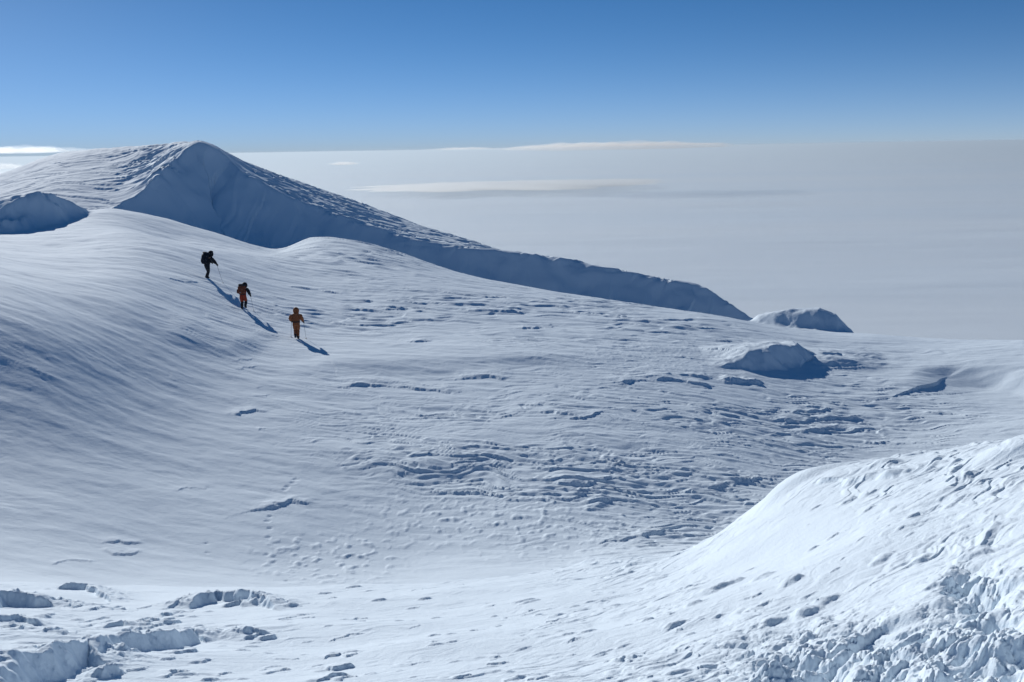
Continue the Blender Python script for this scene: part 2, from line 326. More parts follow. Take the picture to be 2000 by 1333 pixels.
def relief():
    # --- basin
    g = window(12.5, 122); x, y, r = X[g], Y[g], R[g]
    edge = sstep(12.5, 16, r) * (1 - 0.85 * MNT[g]) * sstep(0.57, 0.53, np.abs(TH[g]))
    lo = fbm(x / 14, y / 9, 300, 3)
    rough = (1.15 * bl(g, 1180, 925, 450, 90) + 0.9 * bl(g, 1640, 805, 190, 60) + .7 * bl(g, 1400, 770, 330, 70) + 1.1 * bl(g, 1000, 635, 560, 75)
             + .45 * bl(g, 1350, 1045, 230, 50) + .6 * bl(g, 1000, 790, 330, 40) + .35 * bl(g, 700, 800, 150, 90) + .10)
    rough *= 1 - .85 * bl(g, 640, 700, 200, 35)
    rough = np.clip(rough * (0.5 + 1.1 * sstep(-.35, .5, lo)), 0, 1.2)
    wxx = x + .5 * fbm(x / 2.5, y / 2.5, 310, 2); wyy = y + .5 * fbm(x / 2.5, y / 2.5, 315, 2)
    u, v = axes(wxx, wyy, -6)
    nearw = sstep(62, 45, r); farw = 1 - nearw
    n = fbm(u / 4.0, v / 1.05, 320, 3)
    h = .105 * saw(1.25 * n + v * .42) * nearw
    n = fbm(u / 1.7, v / .5, 330, 3)
    h += .058 * saw(1.2 * n + v * .7) * sstep(50, 36, r)
    n = fbm(u / 8.0, v / 2.6, 340, 3)
    h += .16 * saw(1.3 * n + v * .20) * farw
    n = fbm(u / 3.4, v / 1.2, 350, 2)
    h += .07 * saw(1.2 * n + v * .35) * sstep(38, 55, r)
    Z[g] += .78 * h * rough * edge
    # soft broad drifts everywhere
    u, v = axes(x, y, -10)
    Z[g] += edge * (.05 * fbm(u / 6, v / 2.2, 360, 3) + .012 * fbm(u / 1.2, v / .5, 370, 2)) * (.4 + .6 * sstep(12, 40, r))
    # crumbly patches
    pim = bl(g, 640, 1095, 130, 45, 3) + .8 * bl(g, 900, 1010, 190, 55) + .6 * bl(g, 1150, 1040, 160, 60) + .5 * bl(g, 1350, 700, 260, 40)
    k = fbm(x / .34, y / .5, 380, 2)
    Z[g] += .07 * np.clip(k - .12, 0, 1) * np.clip(pim, 0, 1) * edge
    # --- the hill on the left: wind lines running down to the right
    a = BASE.hit(120, 500); b = BASE.hit(420, 690); ang = math.degrees(math.atan2(b[1] - a[1], b[0] - a[0]))
    hill = bl(g, 120, 640, 330, 190, 2.5) + .8 * bl(g, 330, 480, 240, 70)
    u, v = axes(x, y, ang)
    Z[g] += edge * hill * (.018 * fbm(u / 9, v / 1.3, 390, 3) + .05 * fbm(x / 5, y / 4, 393, 3) + .012 * saw(1.1 * fbm(u / 3, v / .9, 395, 2) + v * .3) * sstep(-.1, .5, lo))
    # streaks at the foot of the long ridge
    a = at(620, 460, 102); b = at(760, 520, 96); ang = math.degrees(math.atan2(b[1] - a[1], b[0] - a[0]))
    u, v = axes(x, y, ang); m = bl(g, 720, 495, 190, 45)
    Z[g] += edge * m * (.30 * saw(1.0 * fbm(u / 9, v / 2.2, 400, 3) + v * .16, .2))
    # --- peak and ridge
    g = window(85, 200); x, y = X[g], Y[g]; lit = sstep(2.0, -1.0, sd_full[g]) * MNT[g]
    u, v = axes(x + 1.2 * fbm(x / 8, y / 8, 410, 2), y + 1.2 * fbm(x / 8, y / 8, 415, 2), 6)
    spur = .95 * bl(g, 316, 338, 60, 50) + .30 * sstep(400, 520, U[g]) + .17
    Z[g] += lit * spur * (.85 * saw(1.9 * fbm(u / 17, v / 5.0, 420, 4) + v * .08, .12) + .22 * saw(1.2 * fbm(u / 5.0, v / 1.6, 430, 2) + v * .3))
    Z[g] += MNT[g] * (.3 + .7 * lit) * (.03 * fbm(x / 2.2, y / 2.2, 440, 3) + .10 * fbm(x / 7, y / 7, 445, 2))
    # --- foreground
    g = window(1.2, 14.5, 1.03); x, y, r = X[g], Y[g], R[g]; edge = sstep(14.5, 11.5, r) * sstep(1.03, .9, np.abs(TH[g]))
    lo = fbm(x / 2.4, y / 2.4, 500, 3)
    wxx = x + .12 * fbm(x / .5, y / .5, 510, 2); wyy = y + .12 * fbm(x / .5, y / .5, 515, 2)
    u, v = axes(wxx, wyy, 42)
    right = sstep(900, 1750, U[g]); patch = sstep(-.25, .55, lo)
    am = (.22 + .5 * patch) * (.65 + .45 * right)
    am *= 1 + .35 * bl(g, 1850, 1000, 190, 110)
    am *= 1 - .75 * bl(g, 1560, 1010, 150, 70) - .6 * bl(g, 1450, 1110, 130, 50)
    h = .021 * saw(1.2 * fbm(u / .75, v / .24, 520, 3) + v * 1.2, .14)
    h += .012 * saw(1.1 * fbm(u / .26, v / .12, 530, 2) + v * 2.4, .16) * sstep(9, 5, r)
    k = fbm(u / .34, v / .17, 540, 2); h += .05 * np.clip(k - .28, 0, 1)
    k = fbm(u / .8, v / .4, 545, 2); h += .10 * np.clip(k - .45, 0, 1)
    Z[g] += edge * am * h + edge * .05 * fbm(x / 1.6, y / 1.6, 550, 2)
    # broken snow where people have stood (lower right)
    rub = np.clip(1.25 * bl(g, 1830, 1290, 330, 75) + .95 * bl(g, 1930, 1170, 80, 75) + .9 * bl(g, 1640, 1320, 150, 45) + .8 * bl(g, 1880, 1120, 40, 20) + .12 * bl(g, 1850, 1000, 160, 60), 0, 1)
    wx_ = x + .05 * fbm(x / .2, y / .2, 561, 2); wy_ = y + .05 * fbm(x / .2, y / .2, 563, 2)
    h = np.zeros(x.shape); sel = rub > .02; q = (wx_[sel], wy_[sel])
    k2 = fbm(x / .55, y / .42, 570, 3)
    h[sel] = .06 * balls(q[0] / .19, q[1] / .17, 1) + .05 * balls(q[0] / .085, q[1] / .08, 2) + .026 * balls(q[0] / .038, q[1] / .038, 3) + .008 * fbm(q[0] / .02, q[1] / .02, 577, 2) - .09
    h -= .12 * sstep(-.2, .55, k2)
    Z[g] += edge * rub * h * np.minimum(1, r / 4)

def swell(pts, h, front, back, warp=.3, seed=0):
    """long soft drift"""
    global Z
    g, P, qx, qy = brinkbump(pts, max(front, back) * 2, 1, warp=warp, wl=4, seed=seed)
    P = P.copy(); sd, _, tt = poly_dist(P, qx, qy)
    end = np.clip(np.minimum(tt, 1 - tt) / .35, 0, 1); end = end * end * (3 - 2 * end)
    Z[g] += h * end * np.exp(-np.where(sd > 0, sd / front, sd / back) ** 2)

sd_full = np.full(Z.shape, -9.0); sd_full[sl] = sd
_u, _v = view_xy(X, Y, Z); U = np.where(MNT > .5, _u, U); V = np.where(MNT > .5, _v, V)
relief()
swell([(470, 700), (640, 712), (850, 712), (1080, 700), (1280, 690)], .35, 2.2, 5, seed=11)
swell([(690, 950), (780, 918), (900, 895), (1040, 878)], .22, 1.3, 3, seed=12)
swell([(1790, 730, 57), (1860, 738, 56.5), (1930, 748, 55.5), (2000, 760, 54), (2080, 775, 52), (2180, 792, 50), (2300, 815, 47)], -.75, 4.2, 1.3, seed=14, warp=.25)
swell([(300, 620), (420, 660), (520, 690)], .25, 2.2, 3, seed=13)
# wind scarps that stand out: (places of the edge, height, taper behind)
for i, (pts, h, back) in enumerate([
    ([(650, 752), (720, 746), (800, 752), (915, 760)], .22, 3.0), ([(880, 738), (950, 733), (1000, 738)], .16, 2.0),
    ([(415, 1005), (480, 998), (540, 984), (575, 976), (612, 986)], .11, 1.2), ([(525, 990), (560, 977), (615, 985)], .07, .7),
    ([(185, 1060), (230, 1055), (290, 1056)], .07, .9), ([(205, 1080), (245, 1076), (283, 1070)], .09, .8), ([(90, 1102), (140, 1094), (200, 1098)], .05, .5),
    ([(455, 812), (490, 798), (535, 800)], .12, 1.5), ([(500, 838), (560, 842)], .08, 1.0), ([(340, 962), (375, 950), (415, 952)], .05, 1.0),
    ([(960, 812), (1020, 800), (1080, 800), (1150, 812)], .16, 1.8), ([(1060, 815), (1140, 812), (1190, 802)], .12, 1.2),
    ([(770, 930), (830, 918), (900, 915)], .13, 1.0), ([(800, 962), (900, 955), (960, 958)], .10, .8), ([(1060, 940), (1140, 938), (1230, 930)], .13, 1.2),
    ([(1090, 970), (1150, 975), (1220, 968)], .12, 1.0), ([(1150, 1058), (1210, 1045), (1330, 1030)], .15, 1.0), ([(1290, 1068), (1380, 1060)], .08, .8),
    ([(1380, 948), (1450, 935), (1540, 925)], .15, 1.0), ([(1490, 800), (1560, 797), (1640, 795)], .20, 1.8), ([(1510, 820), (1600, 812), (1700, 812)], .24, 2.0),
    ([(1560, 838), (1640, 830), (1720, 836)], .2, 1.5), ([(1680, 858), (1740, 858)], .18, 1.2), ([(1190, 738), (1290, 730), (1400, 742)], .35, 3.0),
    ([(1700, 868), (1800, 866), (1890, 872)], .06, 1.5), ([(1600, 920), (1680, 910), (1730, 912)], .14, 1.0), ([(740, 602), (780, 598), (820, 596)], .22, 3.0),
    ([(1000, 640), (1060, 634), (1090, 632)], .2, 3.0), ([(790, 670), (850, 666)], .2, 2.5), ([(880, 600), (960, 603), (1040, 606)], .22, 3.0),
    ([(1140, 608), (1200, 612)], .2, 2.0), ([(560, 556), (620, 562), (680, 572)], .18, 2.5), ([(320, 540), (360, 548), (400, 552)], .12, 2.0),
    ([(450, 708), (480, 702), (500, 700)], .07, .8), ([(462, 720), (500, 714)], .07, .8), ([(495, 755), (540, 752)], .07, .8), ([(500, 772), (540, 768)], .07, .8),
    ([(1790, 800), (1860, 802), (1930, 806)], .12, 2.0), 
    ]):
    scarp(pts, h, back, steep=1.0, warp=.10 + .7 * h, wl=.35 + 2.2 * h, seed=20 + 3 * i, soft=.48)
# blocks of wind slab close by
for i, (pts, h, back) in enumerate([
    ([(-60, 1318), (0, 1296), (60, 1278), (120, 1262), (175, 1248), (240, 1262)], .20, .5), ([(170, 1262), (240, 1242), (310, 1232), (385, 1208), (398, 1215)], .17, .6),
    ([(-60, 1165), (0, 1150), (60, 1152), (120, 1158)], .22, .8), ([(110, 1140), (170, 1142), (225, 1160)], .12, .6), ([(360, 1160), (420, 1150), (480, 1152), (560, 1162)], .20, .7),
    ([(-20, 1205), (40, 1200), (80, 1206)], .08, .4), ([(200, 1215), (245, 1210), (250, 1215)], .05, .2), ([(430, 1176), (475, 1172), (480, 1176)], .07, .3), ([(515, 1238), (545, 1232)], .05, .2), 
    ([(470, 1232), (500, 1226), (506, 1230)], .06, .15), ([(320, 1206), (365, 1200)], .06, .3)]):
    scarp(pts, h, back, steep=1.9, warp=.05, wl=.30, seed=150 + 3 * i, soft=.8, rag=.3)

rg = np.random.RandomState(31)
for i in range(150):
    if i < 75: px, py, h = rg.uniform(-20, 700), rg.uniform(1160, 1328), rg.uniform(.008, .026)
    else: px, py, h = rg.uniform(650, 1650), rg.uniform(1140, 1328), rg.uniform(.005, .014)
    w = rg.uniform(8, 42) * (1 if i < 75 else .7)
    scarp([(px - w, py + .22 * w), (px, py), (px + w, py - .16 * w)], h, rg.uniform(.12, .4), steep=1.6, warp=.035, wl=.12, seed=400 + i % 25, rag=.7)
# clods on the slope, and the line of old footprints
def dent(px, py, rad, dz, seed=0, stretch=1.0):
    p = BASE.hit(px, py); r = math.hypot(p[0], p[1]); th = math.atan2(p[0], p[1]); m = rad * 2.5
    a0, a1 = np.searchsorted(S1, math.log(r - m)), np.searchsorted(S1, math.log(r + m)); b0, b1 = np.searchsorted(TH1, th - m / r), np.searchsorted(TH1, th + m / r)
    g = (slice(a0, a1), slice(b0, b1)); dx, dy = axes(X[g] - p[0], Y[g] - p[1], 42)
    q = np.sqrt((dx / stretch) ** 2 + dy ** 2) / rad * (1 + .35 * perlin(X[g] / rad * .9, Y[g] / rad * .9, seed + 600))
    Z[g] += dz * sstep(1.25, .25, q)
for i, (px, py) in enumerate([(577, 938), (572, 946), (561, 953), (556, 958), (538, 988), (534, 996), (527, 1010), (523, 1020), (527, 1034), (524, 1052), (521, 1085), (535, 1100), (403, 1062), (406, 1080), (560, 1136)]):
    dent(px, py, .12 - .003 * i, -.032 + .0007 * i, i)
dent(2015, 885, .42, .13, 41, 1.0); dent(1726, 908, .14, .05, 42, 1.2); dent(1545, 950, .35, .08, 43, 1.3)
rg = np.random.RandomState(8)
for i, (px, py, w, hh) in enumerate([(1357, 1190, 22, 1), (1575, 1195, 34, 1), (1315, 1232, 26, 1), (1545, 1142, 30, 1), (1610, 1170, 36, .8), (1490, 1128, 28, .8), (1500, 1310, 26, 1), (1670, 1275, 40, 1),
        (1385, 1160, 40, .8), (1430, 1140, 30, .7), (1480, 1230, 34, .8), (1515, 1245, 30, .8), (1345, 1245, 18, .7), (1870, 1125, 40, 1), (1905, 1130, 34, 1), (1880, 940, 30, .8), (1720, 1090, 26, .7), (1800, 1080, 30, .7), (1900, 1070, 40, .8), (1740, 1000, 20, .5)]):
    p = BASE.hit(px, py); r = np.linalg.norm(p); rad = w / 2000 * r * .6
    dent(px, py, rad, rad * .55 * hh, 50 + i, 1.9)
for i in range(240):
    px = rg.uniform(0, 2000); py = rg.uniform(1150, 1333) if px < 1200 else rg.uniform(960, 1333)
    p = BASE.hit(px, py); r = np.linalg.norm(p)
    if r > 13: continue
    rad = r / 2000 * rg.uniform(3, 9); dent(px, py, rad, rad * rg.uniform(.25, .6), 90 + i % 40, rg.uniform(1.5, 4))

# ------------------------------------------------------------------ mesh
def normals_of(x, y, z):
    P = np.stack([x, y, z], -1)
    du = np.empty_like(P); du[:, 1:-1] = P[:, 2:] - P[:, :-2]; du[:, 0] = P[:, 1] - P[:, -1]; du[:, -1] = P[:, 0] - P[:, -2]
    dv = np.empty_like(P); dv[1:-1] = P[2:] - P[:-2]; dv[0] = P[1] - P[0]; dv[-1] = P[-1] - P[-2]
    n = np.cross(du, dv); n /= np.linalg.norm(n, axis=2)[..., None] + 1e-12
    n[n[..., 2] < 0] *= -1
    return n

def sheet_object(name, mask_faces, mat, P, N, F):
    f = F[mask_faces]; used = np.unique(f); remap = np.full(len(P), -1, np.int64); remap[used] = np.arange(len(used))
    f = remap[f]; v = P[used]
    me = bpy.data.meshes.new(name)
    me.vertices.add(len(v)); me.vertices.foreach_set("co", v.astype(np.float32).ravel())
    me.loops.add(f.size); me.loops.foreach_set("vertex_index", f.astype(np.int32).ravel())
    me.polygons.add(len(f)); me.polygons.foreach_set("loop_start", np.arange(0, f.size, 4, dtype=np.int32))
    me.polygons.foreach_set("use_smooth", np.ones(len(f), bool))
    me.update(calc_edges=True)
    me.normals_split_custom_set_from_vertices(N[used].astype(np.float32))
    me.materials.append(mat)
    o = bpy.data.objects.new(name, me); COL.objects.link(o); o["kind"] = "structure"
    return o

def snow_material():
    m = bpy.data.materials.new("snow"); m.use_nodes = True; n = m.node_tree.nodes; l = m.node_tree.links
    b = n["Principled BSDF"]; b.inputs["Base Color"].default_value = (0.77, 0.864, 0.93, 1); b.inputs["Roughness"].default_value = 0.85
    b.inputs["Specular IOR Level"].default_value = 0.12
    tcn = n.new("ShaderNodeTexCoord"); prev = None
    for sc, dist, det in ((2.2, .03, 3), (9, .012, 3), (45, .007, 2), (150, .003, 2)):
        ns = n.new("ShaderNodeTexNoise"); ns.inputs["Scale"].default_value = sc; ns.inputs["Detail"].default_value = det
        l.new(tcn.outputs["Object"], ns.inputs["Vector"])
        bp_ = n.new("ShaderNodeBump"); bp_.inputs["Strength"].default_value = 0.6; bp_.inputs["Distance"].default_value = dist
        l.new(ns.outputs[0], bp_.inputs["Height"])
        if prev: l.new(prev.outputs[0], bp_.inputs["Normal"])
        prev = bp_
    l.new(prev.outputs[0], b.inputs["Normal"])
    return m
SNOW = snow_material()

def build_land():
    Zw = Z + EYE
    N = normals_of(X, Y, Zw).reshape(-1, 3)
    P = np.stack([X.ravel(), Y.ravel(), Zw.ravel()], 1)
    i = np.arange(NS - 1)[:, None] * NT; j = np.arange(NT)[None, :]; jn = (j + 1) % NT
    F = np.stack([i + j, i + jn, i + NT + jn, i + NT + j], -1).reshape(-1, 4)
    Rf = np.repeat(R[:-1, 0][:, None], NT, 1).ravel()
    lab = np.zeros(len(F), int)
    mf = (MNT[:-1] > 0.5).ravel()
    lab[Rf < 14.0] = 1
    lab[mf | (Rf > 215)] = 2
    sheet_object("snow_slope", lab == 1, SNOW, P, N, F)
    sheet_object("snow_ground", lab == 0, SNOW, P, N, F)
    sheet_object("mountain", lab == 2, SNOW, P, N, F)
build_land()

# ------------------------------------------------------------------ the cloud sea far below
def cloud_sea():
    me = bpy.data.meshes.new("cloud_sea"); n = 96; D = 260000.0; z = -1500.0
    rr = [0, 800, 2000, 5000, 12000, 30000, 70000, 140000, D]
    v = [(0, 0, z)]; f = []
    for k in rr[1:]:
        v += [(k * math.cos(2 * math.pi * i / n), k * math.sin(2 * math.pi * i / n), z) for i in range(n)]
    for i in range(n): f.append((0, 1 + i, 1 + (i + 1) % n))
    for q in range(len(rr) - 2):
        a = 1 + q * n; b = a + n
        for i in range(n): f.append((a + i, b + i, b + (i + 1) % n, a + (i + 1) % n))
    me.from_pydata(v, [], f)
    m = bpy.data.materials.new("cloud_top"); m.use_nodes = True; b = m.node_tree.nodes["Principled BSDF"]
    b.inputs["Roughness"].default_value = .62; b.inputs["Specular IOR Level"].default_value = .45      # cloud tops throw light forward
    nd, lk = m.node_tree.nodes, m.node_tree.links; t = nd.new("ShaderNodeTexCoord"); prev = None
    for i, (sx, sy, dist, rot) in enumerate(((16000, 6000, 150, .2), (6000, 2600, 40, .35), (30000, 10000, 0, .1))):
        mp = nd.new("ShaderNodeMapping"); mp.inputs["Scale"].default_value = (1 / sx, 1 / sy, 1); mp.inputs["Rotation"].default_value = (0, 0, rot); lk.new(t.outputs["Object"], mp.inputs[0])
        ns = nd.new("ShaderNodeTexNoise"); ns.inputs["Scale"].default_value = 1; ns.inputs["Detail"].default_value = 4; lk.new(mp.outputs[0], ns.inputs["Vector"])
        if dist:
            bu = nd.new("ShaderNodeBump"); bu.inputs["Strength"].default_value = 1; bu.inputs["Distance"].default_value = dist; lk.new(ns.outputs[0], bu.inputs["Height"])
            if prev: lk.new(prev.outputs[0], bu.inputs["Normal"])
            prev = bu
        else:
            cr = nd.new("ShaderNodeValToRGB"); cr.color_ramp.elements[0].position = .35; cr.color_ramp.elements[0].color = (.86, .95, 1, 1); cr.color_ramp.elements[1].position = .65; cr.color_ramp.elements[1].color = (.94, .99, 1, 1)
            lk.new(ns.outputs[0], cr.inputs[0]); lk.new(cr.outputs[0], b.inputs["Base Color"])
    lk.new(prev.outputs[0], b.inputs["Normal"])
    me.materials.append(m); o = bpy.data.objects.new("cloud_sea", me); COL.objects.link(o); o["kind"] = "structure"
cloud_sea()

# ------------------------------------------------------------------ the three climbers
def mat(name, rgb, rough=.8, bump=0.0, scale=14.0, stretch=(1, 1, 1)):
    m = bpy.data.materials.new(name); m.use_nodes = True; n = m.node_tree.nodes; l = m.node_tree.links; b = n["Principled BSDF"]
    b.inputs["Roughness"].default_value = rough; b.inputs["Specular IOR Level"].default_value = .3
    t = n.new("ShaderNodeTexCoord"); mp = n.new("ShaderNodeMapping"); mp.inputs["Scale"].default_value = stretch
    ns = n.new("ShaderNodeTexNoise"); ns.inputs["Scale"].default_value = scale; ns.inputs["Detail"].default_value = 3
    l.new(t.outputs["Object"], mp.inputs[0]); l.new(mp.outputs[0], ns.inputs["Vector"])
    rp = n.new("ShaderNodeMapRange"); rp.inputs[3].default_value = .75; rp.inputs[4].default_value = 1.25; l.new(ns.outputs[0], rp.inputs[0])
    mx = n.new("ShaderNodeVectorMath"); mx.operation = 'SCALE'; mx.inputs[0].default_value = rgb; l.new(rp.outputs[0], mx.inputs["Scale"]); l.new(mx.outputs[0], b.inputs["Base Color"])
    if bump:
        bm = n.new("ShaderNodeBump"); bm.inputs["Distance"].default_value = bump; l.new(ns.outputs[0], bm.inputs["Height"]); l.new(bm.outputs[0], b.inputs["Normal"])
    return m
M_SKIN = mat("skin", (.42, .24, .17)); M_TAN = mat("ochre_down_fabric", (.29, .095, .036), .75, .02, 9, (1, 1, 3)); M_RED = mat("red_orange_fabric", (.36, .05, .022), .75, .015, 9, (1, 1, 3))
M_BLK = mat("black_fabric", (.014, .016, .022), .8, .01); M_DRK = mat("dark_boot", (.02, .02, .025), .6); M_PACK = mat("charcoal_pack_cloth", (.035, .035, .042), .8, .01); M_NAVY = mat("black_navy_pack_cloth", (.010, .013, .022), .8, .01)
M_RUST = mat("rust_pack_cloth", (.20, .06, .03), .8, .01); M_ALU = mat("pole_metal", (.35, .36, .38), .35); M_PALE = mat("pale_label", (.45, .40, .38), .7)

def skinned(name, pts, edges, rad, material, parent=None, sub=2, loc=None):
    me = bpy.data.meshes.new("tmp"); me.from_pydata([tuple(p) for p in pts], edges, [])
    o = bpy.data.objects.new("tmp", me); COL.objects.link(o)
    o.modifiers.new("s", 'SKIN'); ms = o.modifiers.new("u", 'SUBSURF'); ms.levels = sub; ms.render_levels = sub
    lay = me.skin_vertices[0].data
    for i, r in enumerate(rad):
        r = r if isinstance(r, tuple) else (r, r); lay[i].radius = r; lay[i].use_root = (i == 0)
    dg = bpy.context.evaluated_depsgraph_get(); ev = o.evaluated_get(dg)
    res = bpy.data.meshes.new_from_object(ev); bpy.data.objects.remove(o); bpy.data.meshes.remove(me)
    return finish(name, res, material, parent)
def finish(name, me, material, parent):
    me.name = name; me.materials.clear(); me.materials.append(material)
    me.polygons.foreach_set("use_smooth", np.ones(len(me.polygons), bool))
    o = bpy.data.objects.new(name, me); COL.objects.link(o)
    if parent: o.parent = parent
    return o
import bmesh
def shell(name, centre, size, material, parent, cut=None, thick=.015, seg=20):
    """rounded shell (hood, pack body), optionally open where cut(x, y, z) is true"""
    bm = bmesh.new(); bmesh.ops.create_uvsphere(bm, u_segments=seg, v_segments=seg * 3 // 4, radius=1)
    if cut: bmesh.ops.delete(bm, geom=[f for f in bm.faces if cut(*f.calc_center_median())], context='FACES')
    for v in bm.verts: v.co = Vector((centre[0] + v.co.x * size[0], centre[1] + v.co.y * size[1], centre[2] + v.co.z * size[2]))
    if cut: bmesh.ops.solidify(bm, geom=bm.faces[:], thickness=thick)
    bmesh.ops.recalc_face_normals(bm, faces=bm.faces[:])
    me = bpy.data.meshes.new(name); bm.to_mesh(me); bm.free(); return finish(name, me, material, parent)
def bag(name, centre, size, material, parent, p=3.2, taper=.2, seg=24):
    """soft box: super-ellipsoid, wider at the top"""
    bm = bmesh.new(); bmesh.ops.create_uvsphere(bm, u_segments=seg, v_segments=seg * 3 // 4, radius=1)
    for v in bm.verts:
        c = v.co; q = (abs(c.x) ** p + abs(c.y) ** p + abs(c.z) ** p) ** (1 / p); c = c / q; w = 1 + taper * c.z
        w *= 1 + .04 * math.sin(7 * c.z + 3 * c.x)
        v.co = Vector((centre[0] + c.x * size[0] * w, centre[1] + c.y * size[1] * w, centre[2] + c.z * size[2]))
    me = bpy.data.meshes.new(name); bm.to_mesh(me); bm.free(); return finish(name, me, material, parent)
def rod(bm, a, b, r0, r1, n=8):
    a, b = Vector(a), Vector(b); d = (b - a).normalized(); q = d.to_track_quat('Z', 'Y'); ra = []; rb = []
    for i in range(n):
        c = Vector((math.cos(2 * math.pi * i / n), math.sin(2 * math.pi * i / n), 0)); c.rotate(q)
        ra.append(bm.verts.new(a + c * r0)); rb.append(bm.verts.new(b + c * r1))
    for i in range(n): bm.faces.new((ra[i], ra[(i + 1) % n], rb[(i + 1) % n], rb[i]))
    bm.faces.new(ra[::-1]); bm.faces.new(rb)
def rods(name, items, material, parent):
    bm = bmesh.new()
    for it in items: rod(bm, *it)
    me = bpy.data.meshes.new(name); bm.to_mesh(me); bm.free(); return finish(name, me, material, parent)

def figure(label, J, suit, sleeve, lower, boot, hood, loc, yaw, scale=1.0):
    """J: joints (x right, y forward, z up). One continuous body; clothing are its children."""
    N = ['pelvis', 'belly', 'chest', 'neck', 'head', 'crown', 'nose', 'l_sh', 'l_el', 'l_wr', 'l_kn', 'l_ha', 'r_sh', 'r_el', 'r_wr', 'r_kn', 'r_ha', 'l_hip', 'l_knee', 'l_ank', 'l_toe', 'r_hip', 'r_knee', 'r_ank', 'r_toe']
    J = {k: Vector(v) for k, v in J.items()}
    J['crown'] = J['head'] + Vector((0, -.01, .10)); J['nose'] = J['head'] + Vector((0, .115, -.02))
    pts = ['pelvis', 'belly', 'chest', 'neck', 'head', 'crown', 'nose', 'l_sh', 'l_el', 'l_wr', 'r_sh', 'r_el', 'r_wr', 'l_hip', 'l_knee', 'l_ank', 'l_toe', 'r_hip', 'r_knee', 'r_ank', 'r_toe']
    ix = {k: i for i, k in enumerate(pts)}
    E = [(a, b) for a, b in [('pelvis', 'belly'), ('belly', 'chest'), ('chest', 'neck'), ('neck', 'head'), ('head', 'crown'), ('head', 'nose'), ('chest', 'l_sh'), ('l_sh', 'l_el'), ('l_el', 'l_wr'), ('chest', 'r_sh'), ('r_sh', 'r_el'), ('r_el', 'r_wr'),
         ('pelvis', 'l_hip'), ('l_hip', 'l_knee'), ('l_knee', 'l_ank'), ('l_ank', 'l_toe'), ('pelvis', 'r_hip'), ('r_hip', 'r_knee'), ('r_knee', 'r_ank'), ('r_ank', 'r_toe')]]
    rad = dict(pelvis=(.13, .11), belly=(.12, .10), chest=(.15, .11), neck=.055, head=.09, crown=.075, nose=.018, l_sh=.065, r_sh=.065, l_el=.045, r_el=.045, l_wr=.03, r_wr=.03,
               l_hip=.09, r_hip=.09, l_knee=.06, r_knee=.06, l_ank=.04, r_ank=.04, l_toe=.035, r_toe=.035)
    P = skinned("person", [J[k] for k in pts], [(ix[a], ix[b]) for a, b in E], [rad[k] for k in pts], M_SKIN)
    P["label"] = label; P["category"] = "person"; P["group"] = "climbers in a line"
    P.location = loc; P.rotation_euler = (0, 0, yaw); P.scale = (scale,) * 3
    fat = lambda k, f: tuple(x * f + .02 for x in (rad[k] if isinstance(rad[k], tuple) else (rad[k],) * 2))
    def mid(a, b, t): return J[a].lerp(J[b], t)
    # suit: trunk and upper legs, puffy
    sp = [J['pelvis'], J['belly'], J['chest'], J['neck'], J['l_sh'], J['r_sh'], J['l_hip'], J['l_knee'], J['r_hip'], J['r_knee']]
    skinned("down_suit" if lower is suit else "jacket", sp, [(0, 1), (1, 2), (2, 3), (2, 4), (2, 5), (0, 6), (6, 7), (0, 8), (8, 9)], [(.215, .18), (.205, .175), (.25, .19), .16, .155, .155, .15, .12, .15, .12], suit, P)
    for q in 'lr':
        skinned("sleeve", [J[q + '_sh'], J[q + '_el'], mid(q + '_el', q + '_wr', .9)], [(0, 1), (1, 2)], [.14, .115, .085], sleeve, P)
        skinned("trouser_leg", [mid(q + '_hip', q + '_knee', .8), J[q + '_knee'], mid(q + '_knee', q + '_ank', .5), mid(q + '_knee', q + '_ank', .9)], [(0, 1), (1, 2), (2, 3)], [.112, .108, .098, .08], lower, P)
        a, t = J[q + '_ank'], J[q + '_toe']; heel = a + (a - t) * .35 + Vector((0, 0, -.03))
        skinned("boot", [mid(q + '_knee', q + '_ank', .62), a, t, heel], [(0, 1), (1, 2), (1, 3)], [.085, .075, .055, .05], boot, P)
        # glove: palm, four fingers curled round the pole and a thumb
        w = J[q + '_wr']; d = (w - J[q + '_el']).normalized(); sx = -1 if q == 'l' else 1
        side = Vector((0, 1, 0)).cross(d).normalized(); fw = d.cross(side).normalized() * -1
        if fw.y < 0: fw = -fw
        g = [w - d * .16, w, w + d * .06]; e = [(0, 1), (1, 2)]; r = [.095, .06, .05]
        for f in range(4):
            b0 = w + d * .075 + fw * (.045 - .03 * f) * .9; L = (.036, .042, .040, .032)[f]
            g += [b0, b0 + d * L, b0 + d * (L * 1.2) + side * -sx * .035]; k = len(g); e += [(2, k - 3), (k - 3, k - 2), (k - 2, k - 1)]; r += [.017, .015, .013]
        b0 = w + d * .03 + fw * .05; g += [b0, b0 + d * .035 + side * -sx * .03]; k = len(g); e += [(1, k - 2), (k - 2, k - 1)]; r += [.018, .015]
        skinned("glove", g, e, r, M_DRK, P, sub=1)
    for o in P.children:                                       # quilted folds of the padded clothes
        if o.name.split('.')[0] in ('down_suit', 'jacket', 'sleeve', 'trouser_leg'):
            me = o.data; co = np.empty(len(me.vertices) * 3, np.float32); me.vertices.foreach_get('co', co); co = co.reshape(-1, 3); no = np.empty_like(co).ravel(); me.vertices.foreach_get('normal', no); no = no.reshape(-1, 3)
            k = .010 * np.sin(co[:, 2] * 58 + 2 * np.sin(co[:, 0] * 9)) + .014 * perlin(co[:, 0] * 7 + co[:, 1] * 5, co[:, 2] * 9, 800)
            me.vertices.foreach_set('co', (co + no * k[:, None]).astype(np.float32).ravel()); me.update()
